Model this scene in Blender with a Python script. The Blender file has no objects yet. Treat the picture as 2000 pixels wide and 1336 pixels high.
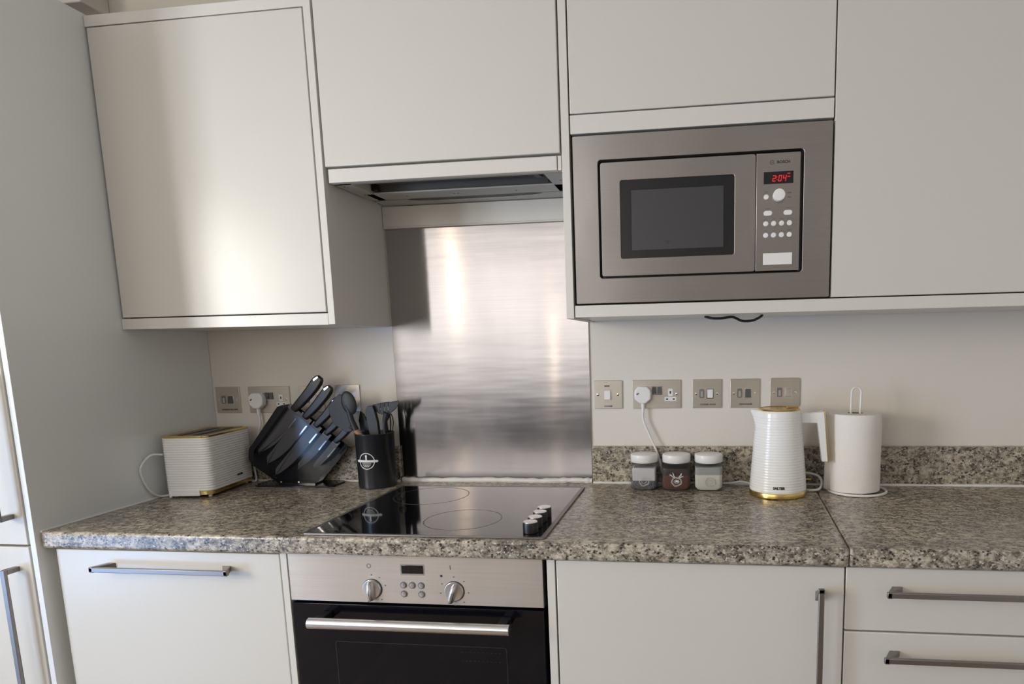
import bpy, bmesh, math, random
from mathutils import Vector, Matrix
random.seed(7)
S = bpy.context.scene
COL = S.collection

# ------------------------------------------------------------------ camera
cam_d = bpy.data.cameras.new('camera'); cam = bpy.data.objects.new('camera', cam_d); COL.objects.link(cam)
cam_d.sensor_width = 36.0; cam_d.sensor_fit = 'HORIZONTAL'
cam_d.lens = 1277.07 / 2000 * 36.0
cam_d.shift_x = -198.6 / 2000; cam_d.shift_y = 187.17 / 2000
cam_d.clip_start = 0.02
RT = Vector((0.99119099, 0.13082082, -0.02064803)); UP = Vector((0.00146787, 0.14504364, 0.98942417)); FW = Vector((-0.13243214, 0.98073863, -0.14357392))
M = Matrix((RT, UP, -FW)).transposed().to_4x4(); M.translation = Vector((1.60700, -1.98028, 1.33884))
cam.matrix_world = M
S.camera = cam

# ------------------------------------------------------------------ world, lights, exposure
S.view_settings.view_transform = 'Standard'; S.view_settings.look = 'None'
S.view_settings.gamma = 1.0; S.view_settings.use_curve_mapping = False
S.view_settings.exposure = 1.10
W = bpy.data.worlds.new('daylight'); S.world = W; W.use_nodes = True
W.node_tree.nodes['Background'].inputs[0].default_value = (0.80, 0.90, 1.0, 1)
W.node_tree.nodes['Background'].inputs[1].default_value = 0.1

def window_light(name, p, w, h, radiance, color, facing='y'):
    """daylight entering one window opening: a rectangle just outside the glass line"""
    d = bpy.data.lights.new(name, 'AREA'); d.shape = 'RECTANGLE'; d.size = w; d.size_y = h
    d.energy = radiance * math.pi * w * h; d.color = color
    o = bpy.data.objects.new(name, d); COL.objects.link(o)
    o.location = p; o.rotation_euler = (math.radians(90), 0, 0 if facing == 'y' else math.radians(-90))
    return o
XL, XR, YW, H = -1.45, 3.2, -4.2, 2.45
WIN1 = (-3.1, -1.9, 0.10, 2.20)      # on the left wall: y0, y1, z0, z1
WIN2 = (-1.42, 0.75, 0.95, 2.38)     # on the far wall: x0, x1, z0, z1
yc = (WIN1[0] + WIN1[1]) / 2
window_light('daylight_left_sky', (XL - .06, yc, 1.72), 1.2, .96, 9.6, (1.0, 0.95, 0.85), 'x')
window_light('daylight_left_low', (XL - .06, yc, 0.62), 1.2, 1.00, 6.5, (0.30, 0.54, 1.0), 'x')
window_light('daylight_far_upper', (-.335, YW - .08, 1.905), 2.17, .95, 1.20, (1.0, 0.93, 0.87))
window_light('daylight_far_lower', (-.335, YW - .08, 1.19), 2.17, .48, .90, (1.0, 0.97, 0.94))
window_light('daylight_far_sunny', (-.77, YW - .06, 2.05), .09, .62, 3.4, (1.0, 0.74, 0.46))
window_light('daylight_far_gap', (.20, YW - .06, 1.36), .035, .80, 2.2, (1.0, 0.76, 0.52))

# ------------------------------------------------------------------ materials
def mat(name, color, rough=0.5, metal=0.0, **kw):
    m = bpy.data.materials.new(name); m.use_nodes = True
    b = m.node_tree.nodes['Principled BSDF']
    b.inputs['Base Color'].default_value = (*color, 1); b.inputs['Roughness'].default_value = rough
    b.inputs['Metallic'].default_value = metal
    for k, v in kw.items(): b.inputs[k.replace('_', ' ')].default_value = v
    return m
def nodes(m): return m.node_tree.nodes, m.node_tree.links, m.node_tree.nodes['Principled BSDF']
def coords(m, scale=(1, 1, 1)):
    n, l, b = nodes(m)
    g = n.new('ShaderNodeNewGeometry'); mp = n.new('ShaderNodeMapping'); mp.inputs['Scale'].default_value = scale
    l.new(g.outputs['Position'], mp.inputs['Vector']); return mp.outputs['Vector']
def noise(m, vec, scale, detail=3, rough=0.55):
    n, l, b = nodes(m); t = n.new('ShaderNodeTexNoise')
    t.inputs['Scale'].default_value = scale; t.inputs['Detail'].default_value = detail; t.inputs['Roughness'].default_value = rough
    l.new(vec, t.inputs['Vector']); return t.outputs['Fac']
def ramp(m, fac, stops):
    n, l, b = nodes(m); r = n.new('ShaderNodeValToRGB'); e = r.color_ramp.elements
    while len(e) < len(stops): e.new(0.5)
    for i, (p, c) in enumerate(stops):
        e[i].position = p; e[i].color = (*c, 1) if len(c) == 3 else c
    l.new(fac, r.inputs['Fac']); return r.outputs['Color']
def mix(m, fac, a, bcol, mode='MIX'):
    n, l, b = nodes(m); x = n.new('ShaderNodeMix'); x.data_type = 'RGBA'; x.blend_type = mode
    for s, v in ((x.inputs[0], fac), (x.inputs[6], a), (x.inputs[7], bcol)):
        if hasattr(v, 'links'): l.new(v, s)
        elif isinstance(v, (int, float)): s.default_value = v
        else: s.default_value = (*v, 1)
    return x.outputs[2]
def bump(m, h, strength, dist):
    n, l, b = nodes(m); bp = n.new('ShaderNodeBump'); bp.inputs['Strength'].default_value = strength; bp.inputs['Distance'].default_value = dist
    l.new(h, bp.inputs['Height']); l.new(bp.outputs['Normal'], b.inputs['Normal'])

def cabinet_mat(name, col):
    m = mat(name, col, 0.28); n, l, b = nodes(m)
    b.inputs['Specular IOR Level'].default_value = 0.6
    bump(m, noise(m, coords(m), 55, 2), 0.06, 0.002)
    return m
CAB = cabinet_mat('satin_white_paint', (0.69, 0.665, 0.595))
EDGE = cabinet_mat('white_edging', (0.72, 0.695, 0.63))
PANEL = cabinet_mat('grey_white_end_panel', (0.79, 0.81, 0.80))
INNER = mat('dark_gap', (0.05, 0.05, 0.045), 0.8)

WALL = mat('painted_plaster', (0.80, 0.75, 0.675), 0.7)
bump(WALL, noise(WALL, coords(WALL), 25, 4), 0.12, 0.004)
CEIL = mat('ceiling_paint', (0.80, 0.77, 0.72), 0.8); bump(CEIL, noise(CEIL, coords(CEIL), 30, 3), 0.1, 0.004)
FLOOR = mat('floor_boards', (0.30, 0.22, 0.15), 0.45)
_c = coords(FLOOR, (8, 0.8, 1)); nodes(FLOOR)[1].new(ramp(FLOOR, noise(FLOOR, _c, 3, 5), [(0.3, (0.20, 0.14, 0.09)), (0.7, (0.38, 0.28, 0.19))]), nodes(FLOOR)[2].inputs['Base Color'])

def granite(name, sc):
    m = mat(name, (0.4, 0.36, 0.3), 0.28); n, l, b = nodes(m)
    v = coords(m, sc)
    base = ramp(m, noise(m, v, 74, 7, 0.72), [(0.36, (0.10, 0.085, 0.065)), (0.46, (0.31, 0.27, 0.205)), (0.55, (0.56, 0.50, 0.39)), (0.66, (0.78, 0.72, 0.58))])
    cloud = ramp(m, noise(m, coords(m, (6, 15, 6)), 1.0, 5, 0.7), [(0.36, (0.62, 0.62, 0.64)), (0.62, (1.0, 0.98, 0.95))])
    c1 = mix(m, 1.0, base, cloud, 'MULTIPLY')
    vo = n.new('ShaderNodeTexVoronoi'); vo.inputs['Scale'].default_value = 165; vo.inputs['Randomness'].default_value = 1.0; l.new(v, vo.inputs['Vector'])
    patch = ramp(m, noise(m, v, 70, 3, 0.6), [(0.47, (0, 0, 0)), (0.56, (1, 1, 1))])
    spk = mix(m, 1.0, ramp(m, vo.outputs['Distance'], [(0.30, (1, 1, 1)), (0.55, (0, 0, 0))]), patch, 'MULTIPLY')
    c2 = mix(m, spk, c1, (0.030, 0.026, 0.024))
    spw = ramp(m, noise(m, v, 190, 2, 0.5), [(0.60, (0, 0, 0)), (0.68, (1, 1, 1))])
    c3 = mix(m, spw, c2, (0.62, 0.58, 0.50))
    l.new(c3, b.inputs['Base Color'])
    bump(m, noise(m, v, 120, 2), 0.05, 0.0006)
    return m
GRAN = granite('speckled_stone_laminate', (0.8, 1.0, 1.0))

def steel(name, col, rough, aniso=0.75, axis=(0, 0, 1), grain=(3, 500, 500), amp=0.10):
    m = mat(name, col, rough, 1.0); n, l, b = nodes(m)
    b.inputs['Anisotropic'].default_value = aniso
    t = n.new('ShaderNodeCombineXYZ')
    for i in range(3): t.inputs[i].default_value = axis[i]
    l.new(t.outputs[0], b.inputs['Tangent'])
    f = noise(m, coords(m, grain), 1.0, 2)
    l.new(mix(m, f, tuple(c * 0.90 for c in col), tuple(min(1, c * 1.08) for c in col)), b.inputs['Base Color'])
    f2 = noise(m, coords(m, (5, 2, 2.2)), 1.0, 3)
    r = n.new('ShaderNodeMapRange'); r.inputs[1].default_value = 0.3; r.inputs[2].default_value = 0.7
    r.inputs[3].default_value = rough - amp * 0.5; r.inputs[4].default_value = rough + amp
    l.new(f2, r.inputs[0]); l.new(r.outputs[0], b.inputs['Roughness'])
    return m
SPLASH = steel('brushed_steel_splashback', (0.405, 0.385, 0.385), 0.13, 0.94, amp=.04)
bump(SPLASH, noise(SPLASH, coords(SPLASH, (1.2, 1, 9)), 1.0, 3), 0.35, 0.0035)
STEEL = steel('brushed_steel', (0.58, 0.55, 0.53), 0.40, 0.95)
MSTEEL = steel('dull_brushed_steel', (0.45, 0.425, 0.405), 0.30, 0.85)
PLATE = steel('brushed_nickel_plate', (0.68, 0.63, 0.56), 0.40, 0.4)
HAND = mat('satin_nickel', (0.30, 0.28, 0.265), 0.42, 1.0)
ALU = mat('polished_aluminium', (0.72, 0.71, 0.70), 0.28, 1.0)
CHROME = mat('chrome', (0.8, 0.8, 0.8), 0.08, 1.0)
GOLD = mat('brushed_gold', (0.72, 0.52, 0.18), 0.25, 1.0)
BGLASS = mat('black_glass', (0.006, 0.006, 0.008), 0.045); nodes(BGLASS)[2].inputs['Specular IOR Level'].default_value = 0.6
OVENG = mat('oven_glass', (0.004, 0.004, 0.007), 0.07); nodes(OVENG)[2].inputs['Specular IOR Level'].default_value = 0.3
MWG = mat('microwave_window_mesh', (0.052, 0.051, 0.055), 0.30)
BLK = mat('black_plastic', (0.012, 0.012, 0.013), 0.35)
SIL = mat('black_silicone', (0.014, 0.015, 0.017), 0.5)
HOBRING = mat('hob_ring_print', (0.035, 0.032, 0.032), 0.35)
WHT = mat('white_plastic', (0.86, 0.85, 0.82), 0.3)
GLOSSW = mat('glossy_white_enamel', (0.93, 0.92, 0.89), 0.14)
GREYP = mat('dark_grey_plastic', (0.10, 0.10, 0.095), 0.4)
WIRE = mat('white_coated_wire', (0.82, 0.81, 0.78), 0.35)
PAPER = mat('paper_towel', (0.88, 0.83, 0.77), 0.9); bump(PAPER, noise(PAPER, coords(PAPER), 260, 3), 0.35, 0.002)
CARD = mat('cardboard_core', (0.25, 0.19, 0.13), 0.9)
WOOD = mat('beech_wood', (0.40, 0.22, 0.13), 0.5)
SEAL = mat('white_sealant', (0.80, 0.79, 0.75), 0.4)
MARK = mat('dark_print', (0.03, 0.03, 0.03), 0.5)
FMARK = mat('faint_print', (0.16, 0.15, 0.14), 0.5)
WMARK = mat('white_print', (0.75, 0.75, 0.74), 0.5)
HOODM = mat('grey_white_metal', (0.50, 0.49, 0.45), 0.45)
HOODD = mat('hood_filter_grey', (0.14, 0.135, 0.12), 0.55)
BLADE = mat('coated_blade', (0.20, 0.20, 0.225), 0.45, 0.3)
NAVY = mat('black_gloss_plastic', (0.010, 0.010, 0.016), 0.12)
LED = mat('red_led', (0.9, 0.02, 0.02), 0.4); nodes(LED)[2].inputs['Emission Color'].default_value = (1, 0.03, 0.03, 1); nodes(LED)[2].inputs['Emission Strength'].default_value = 0.1
COFFEE = mat('brown_coffee_granules', (0.15, 0.060, 0.032), 0.8); nodes(COFFEE)[1].new(ramp(COFFEE, noise(COFFEE, coords(COFFEE), 420, 2), [(0.35, (0.07, 0.026, 0.014)), (0.65, (0.20, 0.085, 0.045))]), nodes(COFFEE)[2].inputs['Base Color'])
SUGAR = mat('white_sugar', (0.80, 0.78, 0.68), 0.8)
TEA = mat('grey_tea', (0.16, 0.15, 0.155), 0.8); nodes(TEA)[1].new(ramp(TEA, noise(TEA, coords(TEA), 260, 3), [(0.35, (0.07, 0.07, 0.07)), (0.65, (0.26, 0.25, 0.26))]), nodes(TEA)[2].inputs['Base Color'])
POUCH = mat('white_tea_pouch', (0.74, 0.72, 0.73), 0.35)
def clear(name, col, alpha, rough=0.05):
    m = mat(name, col, rough); nodes(m)[2].inputs['Alpha'].default_value = alpha; return m
JARG = clear('clear_jar_glass', (0.10, 0.12, 0.12), 0.16, 0.03)
ACRYL = clear('smoky_acrylic', (0.01, 0.01, 0.014), 0.22, 0.12)
# ribbed enamel is real geometry on kettle and toaster

# ------------------------------------------------------------------ helpers
def bx(bm, x0, x1, y0, y1, z0, z1):
    v = [bm.verts.new((x, y, z)) for z in (z0, z1) for y in (y0, y1) for x in (x0, x1)]
    for f in ((0, 2, 3, 1), (4, 5, 7, 6), (0, 1, 5, 4), (2, 6, 7, 3), (0, 4, 6, 2), (1, 3, 7, 5)): bm.faces.new([v[i] for i in f])
def lathe(bm, cx, cy, prof, seg=48, axis='z'):
    rings = []
    for r, h in prof:
        ring = []
        for i in range(seg):
            a = 2 * math.pi * i / seg; p = (r * math.cos(a), r * math.sin(a))
            ring.append(bm.verts.new((cx + p[0], cy + p[1], h) if axis == 'z' else (cx + p[0], h, cy + p[1])))
        rings.append(ring)
    for a, b in zip(rings, rings[1:]):
        for i in range(seg): bm.faces.new((a[i], a[(i + 1) % seg], b[(i + 1) % seg], b[i]))
    if prof[0][0] > 1e-6: bm.faces.new(list(reversed(rings[0])))
    if prof[-1][0] > 1e-6: bm.faces.new(rings[-1])
def prism(bm, pts, d0, d1, plane='xz'):
    """polygon pts in a plane, extruded between d0 and d1 along the third axis"""
    def P(p, d): return {'xz': (p[0], d, p[1]), 'xy': (p[0], p[1], d), 'yz': (d, p[0], p[1])}[plane]
    a = [bm.verts.new(P(p, d0)) for p in pts]; b = [bm.verts.new(P(p, d1)) for p in pts]; n = len(pts)
    bm.faces.new(a); bm.faces.new(list(reversed(b)))
    for i in range(n): bm.faces.new((a[i], b[i], b[(i + 1) % n], a[(i + 1) % n]))
def spline(pts, n=8):
    P = [Vector(p) for p in pts]; out = []
    for i in range(len(P) - 1):
        a, b, c, d = P[max(i - 1, 0)], P[i], P[i + 1], P[min(i + 2, len(P) - 1)]
        for k in range(n):
            t = k / n
            out.append(0.5 * ((2 * b) + (c - a) * t + (2 * a - 5 * b + 4 * c - d) * t * t + (3 * b - a - 3 * c + d) * t ** 3))
    out.append(P[-1]); return out
def tube(bm, pts, r, seg=10, closed=False):
    pts = [Vector(p) for p in pts]; n = len(pts); rings = []; N = None
    for i, p in enumerate(pts):
        if closed: t = (pts[(i + 1) % n] - pts[i - 1]).normalized()
        else: t = (pts[min(i + 1, n - 1)] - pts[max(i - 1, 0)]).normalized()
        if N is None: N = t.orthogonal().normalized()
        N = (N - t * N.dot(t)); N = N.normalized() if N.length > 1e-6 else t.orthogonal().normalized()
        B = t.cross(N); rr = r[i] if isinstance(r, (list, tuple)) else r
        rings.append([bm.verts.new(p + rr * (math.cos(2 * math.pi * k / seg) * N + math.sin(2 * math.pi * k / seg) * B)) for k in range(seg)])
    m = n if closed else n - 1
    for i in range(m):
        a, b = rings[i], rings[(i + 1) % n]
        for k in range(seg): bm.faces.new((a[k], a[(k + 1) % seg], b[(k + 1) % seg], b[k]))
    if not closed: bm.faces.new(list(reversed(rings[0]))); bm.faces.new(rings[-1])
def sweep_flat(bm, pts, w, th, side=(0, 1, 0)):
    """rectangular bar along pts: width list w in plane, thickness th along side"""
    pts = [Vector(p) for p in pts]; sd = Vector(side); rings = []; n = len(pts)
    for i, p in enumerate(pts):
        t = (pts[min(i + 1, n - 1)] - pts[max(i - 1, 0)]).normalized(); q = t.cross(sd).normalized()
        ww = w[i] if isinstance(w, (list, tuple)) else w; tt = th[i] if isinstance(th, (list, tuple)) else th
        rings.append([bm.verts.new(p + q * a * ww / 2 + sd * b * tt / 2) for a, b in ((-1, -1), (1, -1), (1, 1), (-1, 1))])
    for a, b in zip(rings, rings[1:]):
        for k in range(4): bm.faces.new((a[k], a[(k + 1) % 4], b[(k + 1) % 4], b[k]))
    bm.faces.new(list(reversed(rings[0]))); bm.faces.new(rings[-1])
def rrect(x0, x1, z0, z1, r, n=5):
    out = []
    for cx, cz, a0 in ((x1 - r, z1 - r, 0), (x0 + r, z1 - r, 90), (x0 + r, z0 + r, 180), (x1 - r, z0 + r, 270)):
        for k in range(n + 1):
            a = math.radians(a0 + 90 * k / n); out.append((cx + r * math.cos(a), cz + r * math.sin(a)))
    return out
def ringprism(bm, outer, inner, d0, d1, plane='xz'):
    """frame between two loops with the same number of points"""
    def P(p, d): return {'xz': (p[0], d, p[1]), 'xy': (p[0], p[1], d)}[plane]
    n = len(outer)
    L = [[bm.verts.new(P(p, d)) for p in loop] for d in (d0, d1) for loop in (outer, inner)]
    for i in range(n):
        j = (i + 1) % n
        bm.faces.new((L[0][i], L[0][j], L[1][j], L[1][i])); bm.faces.new((L[2][i], L[3][i], L[3][j], L[2][j]))
        bm.faces.new((L[0][i], L[2][i], L[2][j], L[0][j])); bm.faces.new((L[1][i], L[1][j], L[3][j], L[3][i]))

BASE = {}
def obj(name, bm, m, parent=None, bev=0.0, smooth=40, label=None, seg=2, xf=None):
    bmesh.ops.remove_doubles(bm, verts=bm.verts, dist=1e-6)
    bmesh.ops.recalc_face_normals(bm, faces=bm.faces)
    if xf is not None: bm.transform(xf)
    if parent is not None: L = BASE[parent.name]
    else:
        xs = [v.co for v in bm.verts]
        L = Vector(((min(p.x for p in xs) + max(p.x for p in xs)) / 2, (min(p.y for p in xs) + max(p.y for p in xs)) / 2, min(p.z for p in xs)))
    bm.transform(Matrix.Translation(-L))
    me = bpy.data.meshes.new(name); bm.to_mesh(me); bm.free(); me.materials.append(m)
    if smooth:
        me.shade_smooth(); me.set_sharp_from_angle(angle=math.radians(smooth))
    o = bpy.data.objects.new(name, me); COL.objects.link(o)
    if parent is not None: o.parent = parent
    else: o.location = L
    BASE[o.name] = L
    if bev:
        b = o.modifiers.new('edge', 'BEVEL'); b.width = bev; b.segments = seg; b.limit_method = 'ANGLE'; b.angle_limit = math.radians(50)
    if label: o['label'] = label
    return o
def B(*args):
    bm = bmesh.new()
    for a in args: bx(bm, *a)
    return bm
def thing(name, label, cat, loc, group=None):
    o = bpy.data.objects.new(name, None); COL.objects.link(o); o.location = loc; o.empty_display_size = 0.05
    BASE[o.name] = Vector(loc); o['label'] = label; o['category'] = cat
    if group: o['group'] = group
    return o
def tag(o, label, cat, group=None):
    o['label'] = label; o['category'] = cat
    if group: o['group'] = group
    return o
def struct(name, bm, m, label=None, **kw):
    o = obj(name, bm, m, **kw); o['kind'] = 'structure'
    if label: o['label'] = label
    return o
def text(name, s, size, x, z, y, m, parent, xf=None, bold=0.0, width=None, depth=0.0002):
    """raised print on a surface that faces the room (-y); x, z = centre"""
    cu = bpy.data.curves.new('t', 'FONT'); cu.body = s; cu.size = size; cu.align_x = 'CENTER'; cu.align_y = 'CENTER'
    cu.extrude = depth; cu.offset = bold; cu.resolution_u = 3
    t = bpy.data.objects.new('t', cu); COL.objects.link(t); dg = bpy.context.evaluated_depsgraph_get()
    me = bpy.data.meshes.new_from_object(t.evaluated_get(dg)); bm = bmesh.new(); bm.from_mesh(me)
    bpy.data.objects.remove(t); bpy.data.curves.remove(cu); bpy.data.meshes.remove(me)
    w = max(v.co.x for v in bm.verts) - min(v.co.x for v in bm.verts)
    sx = (width / w) if width else 1
    bm.transform(Matrix.Translation((x, y, z)) @ Matrix.Rotation(math.radians(90), 4, 'X') @ Matrix.Diagonal((sx, 1, 1, 1)))
    return obj(name, bm, m, parent, smooth=0, xf=xf)

# ------------------------------------------------------------------ room shell
struct('wall_back', B((XL - .1, XR + .1, 0.0, 0.1, 0, H)), WALL, 'cream painted plaster wall behind the kitchen units')
struct('wall_right', B((XR, XR + .1, YW, 0, 0, H)), WALL)
struct('floor', B((XL - .1, XR + .1, YW - .1, 0.1, -0.1, 0)), FLOOR)
struct('ceiling', B((XL - .1, XR + .1, YW - .1, 0.1, H, H + 0.1)), CEIL, 'pale ceiling above the wall cabinets')
y0, y1, z0, z1 = WIN1
struct('wall_left', B((XL - .1, XL, YW, y0, 0, H), (XL - .1, XL, y1, 0, 0, H), (XL - .1, XL, y0, y1, 0, z0), (XL - .1, XL, y0, y1, z1, H)), WALL)
f = .05; ym = (y0 + y1) / 2
struct('window_1', B((XL - .05, XL + .01, y0, y0 + f, z0, z1), (XL - .05, XL + .01, y1 - f, y1, z0, z1), (XL - .05, XL + .01, y0 + f, y1 - f, z0, z0 + f), (XL - .05, XL + .01, y0 + f, y1 - f, z1 - f, z1), (XL - .05, XL + .01, ym - .03, ym + .03, z0 + f, z1 - f)), WHT)
x0, x1, z0, z1 = WIN2
struct('wall_front', B((XL - .1, x0, YW - .1, YW, 0, H), (x1, XR + .1, YW - .1, YW, 0, H), (x0, x1, YW - .1, YW, 0, z0), (x0, x1, YW - .1, YW, z1, H)), WALL)
f = .03
struct('window_2', B((x0, x0 + f, YW - .05, YW + .01, z0, z1), (x1 - f, x1, YW - .05, YW + .01, z0, z1), (x0 + f, x1 - f, YW - .05, YW + .01, z0, z0 + f), (x0 + f, x1 - f, YW - .05, YW + .01, z1 - f, z1)), WHT)
t = thing('reflection_sofa', 'added unseen dark couch behind the camera, darkening the steel splashback reflection', 'reflection_sofa', (.1, -3.8, 0))  # added seating, never in view; darkens the lower part of the splashback's reflection
obj('seat', B((-1.0, 1.6, -3.95, -3.15, .12, .45)), SIL, t, bev=.04); obj('backrest', B((-1.15, 1.75, -4.15, -3.96, .12, .92)), SIL, t, bev=.04)
obj('armrest', B((-1.15, -1.01, -3.95, -3.15, .12, .62)), SIL, t, bev=.04); obj('armrest', B((1.61, 1.75, -3.95, -3.15, .12, .62)), SIL, t, bev=.04)
for x in (-1.05, 1.65):
    for y in (-4.05, -3.25): obj('leg', B((x - .025, x + .025, y - .025, y + .025, 0.001, .119)), WOOD, t)
# boxed pipe run at the top of the wall, seen over the cabinets
struct('trim_1', B((-0.9, -0.213, -0.10, 0.0, 2.372, H)), CEIL, 'white boxing at the top of the wall, left of the cabinets', bev=.003)

# ------------------------------------------------------------------ tall cabinet on the left
YT = -0.64
t = thing('tall_cabinet', 'tall cabinet at the left edge with a wide grey side panel and two doors', 'cabinet', (-0.31, -0.3, 0))
obj('carcass', B((-0.62, -0.0195, YT + .022, -.001, 0.10, 2.224)), INNER, t)
obj('side_panel', B((-0.0150, 0.0, YT, -.001, 0, 2.224)), PANEL, t, bev=.0008, label='flat grey end panel')
obj('plinth', B((-0.62, -0.0195, -.57, -.55, 0.0, 0.099)), CAB, t)
def bar_handle(parent, p0, p1, ydoor, depth=.033, axis='x', w=.012):
    """flat-ended D handle standing off a door; p0,p1 = (x,z) ends of the bar"""
    bm = bmesh.new(); yb = ydoor - depth
    if axis == 'x':
        z = p0[1]; bx(bm, p0[0], p1[0], yb - .004, yb + .004, z - w / 2, z + w / 2)
        for x, s in ((p0[0], 1), (p1[0], -1)):
            prism(bm, [(x, yb - .004), (x + s * .010, yb - .004), (x + s * .040, ydoor), (x + s * .018, ydoor)] if s > 0 else [(x, yb - .004), (x + s * .018, ydoor), (x + s * .040, ydoor), (x + s * .010, yb - .004)], z - w / 2 - .001, z + w / 2 + .001, 'xy')
    else:
        x = p0[0]; bx(bm, x - w / 2, x + w / 2, yb - .004, yb + .004, p1[1], p0[1])
        for z, s in ((p0[1], -1), (p1[1], 1)):
            prism(bm, [(yb - .004, z), (yb - .004, z + s * .010), (ydoor, z + s * .040), (ydoor, z + s * .018)], x - w / 2 - .001, x + w / 2 + .001, 'yz')
    return obj('handle', bm, HAND, parent, bev=.0015, label='brushed nickel bar handle')
def square_handle(parent, x, z0, z1, ydoor, depth=.034, w=.012):
    bm = bmesh.new(); yb = ydoor - depth
    bx(bm, x - w / 2, x + w / 2, yb - .004, yb + .004, z0, z1)
    for z in (z0, z1 - .012): bx(bm, x - w / 2, x + w / 2, yb + .004, ydoor, z, z + .012)
    return obj('handle', bm, HAND, parent, bev=.001, label='brushed nickel bar handle')
d = obj('door', B((-0.617, -0.0205, YT - .0005, YT + .019, 0.880, 2.222)), CAB, t, bev=.002, label='upper door')
square_handle(d, -.053, 0.946, 1.30, YT - .0005)
d = obj('door', B((-0.617, -0.0205, YT - .0005, YT + .019, 0.105, 0.875)), CAB, t, bev=.002, label='lower door')
square_handle(d, -.060, 0.45, 0.826, YT - .0005)

# ------------------------------------------------------------------ base units
YB = -0.612; TH = .019
def base_box(parent, x0, x1, y=YB):
    obj('carcass', B((x0, x1, y + TH + .002, -.03, 0.101, 0.8655)), CAB, parent)
    obj('plinth', B((x0, x1, -.56, -.542, 0.0, 0.100)), CAB, parent)
def panel(x0, x1, z0, z1, y=YB): return B((x0, x1, y, y + TH, z0, z1))
c = thing('base_cabinet', 'white base cabinet with a horizontal bar handle between the tall grey panel and the oven', 'cabinet', (.32, -.3, 0))
base_box(c, .0185, .6205)
d = obj('door', panel(.0215, .6205, .11, .8625), CAB, c, bev=.002)
bar_handle(d, (.145, .824), (.510, .824), YB)
o = obj('filler_panel', B((.001, .0178, -.585, -.03, 0, .8655)), PANEL, bev=.0005); tag(o, 'narrow recessed grey filler strip between the tall panel and the left base cabinet', 'filler')
c = thing('oven_housing', 'white upright panels either side of the built-in oven', 'cabinet', (.95, -.3, 0))
obj('side_panel', B((.6225, .6385, YB, -.03, 0, .8655)), EDGE, c, bev=.0008)
obj('side_panel', B((1.2655, 1.2835, YB, -.03, 0, .8655)), EDGE, c, bev=.0008)
obj('drawer', panel(.642, 1.2565, .11, .262), CAB, c, bev=.002)
c = thing('base_cabinet', 'white base cabinet right of the oven with one tall vertical bar handle', 'cabinet', (1.6, -.3, 0))
base_box(c, 1.2860, 1.9060)
d = obj('door', panel(1.2870, 1.9055, .11, .8635), CAB, c, bev=.002)
bar_handle(d, (1.8535, .8275), (1.8535, .46), YB, axis='z')
c = thing('drawer_unit', 'white drawer unit at the right end with stacked horizontal bar handles', 'drawers', (2.35, -.3, 0))
base_box(c, 1.9075, 2.795)
for z0, z1, zh in ((.7255, .8635, .8180), (.43, .7215, .676), (.11, .426, .38)):
    d = obj('drawer', panel(1.9085, 2.795, z0, z1), CAB, c, bev=.002)
    bar_handle(d, (1.983, zh), (2.72, zh), YB)

# ------------------------------------------------------------------ worktops, upstands, sealant
def worktop(name, poly, label):
    """flat slab with a rounded front nose"""
    bm = bmesh.new(); prism(bm, poly, .868, .91, 'xy')
    return tag(obj(name, bm, GRAN, bev=.007, seg=4), label, 'worktop')
YF = -.628
worktop('worktop', [(.0005, -.0005), (.0005, YF), (1.9105, YF), (1.9385, -.0005)], 'speckled grey brown stone-look worktop around the hob, left of the joint line')
worktop('worktop', [(1.9393, -.0005), (1.9113, YF), (2.80, YF), (2.80, -.0005)], 'speckled grey brown stone-look worktop right of the joint, under the paper towel roll')
def tagged(name, bm, m, label, cat, **kw): return tag(obj(name, bm, m, **kw), label, cat)
tagged('upstand', B((.002, .6445, -.018, -.0005, .9105, 1.0240)), GRAN, 'low speckled stone upstand behind the toaster and knife block', 'upstand', bev=.001)
tagged('upstand', B((1.2740, 2.80, -.018, -.0005, .9105, 1.0240)), GRAN, 'low speckled stone upstand behind the jars and kettle', 'upstand', bev=.001)
def bead(name, pts, r, label):
    bm = bmesh.new(); P = spline(pts, 10)
    rr = [r * (1 + .22 * math.sin(i * 1.7) * math.sin(i * .37)) for i in range(len(P))]
    tube(bm, P, rr, 8); o = struct(name, bm, SEAL, label); return o
bead('trim_2', [(.008, -.021, .9105), (.3, -.021, .9105), (.645, -.021, .9105)], .0045, 'white sealant line under the left upstand')
bead('trim_3', [(.650, -.012, .915), (.75, -.014, .914), (.95, -.013, .916), (1.1, -.014, .914), (1.2, -.013, .917), (1.272, -.014, .916)], .0085, 'uneven white sealant under the steel splashback')
bead('trim_4', [(1.276, -.021, .9110), (1.6, -.021, .9105), (2.2, -.021, .9105), (2.79, -.021, .9105)], .0050, 'white sealant line under the right upstand')
bead('trim_5', [(.0025, -.625, .9105), (.0025, -.3, .9105), (.0025, -.02, .9105)], .0032, 'white sealant line where worktop meets the grey panel')

# ------------------------------------------------------------------ splashback
o = obj('splashback', B((.6440, 1.2705, -.0045, -.0005, .9120, 1.6975)), SPLASH, bev=.0005)
tag(o, 'tall brushed steel splashback on the wall behind the hob', 'splashback')

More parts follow.
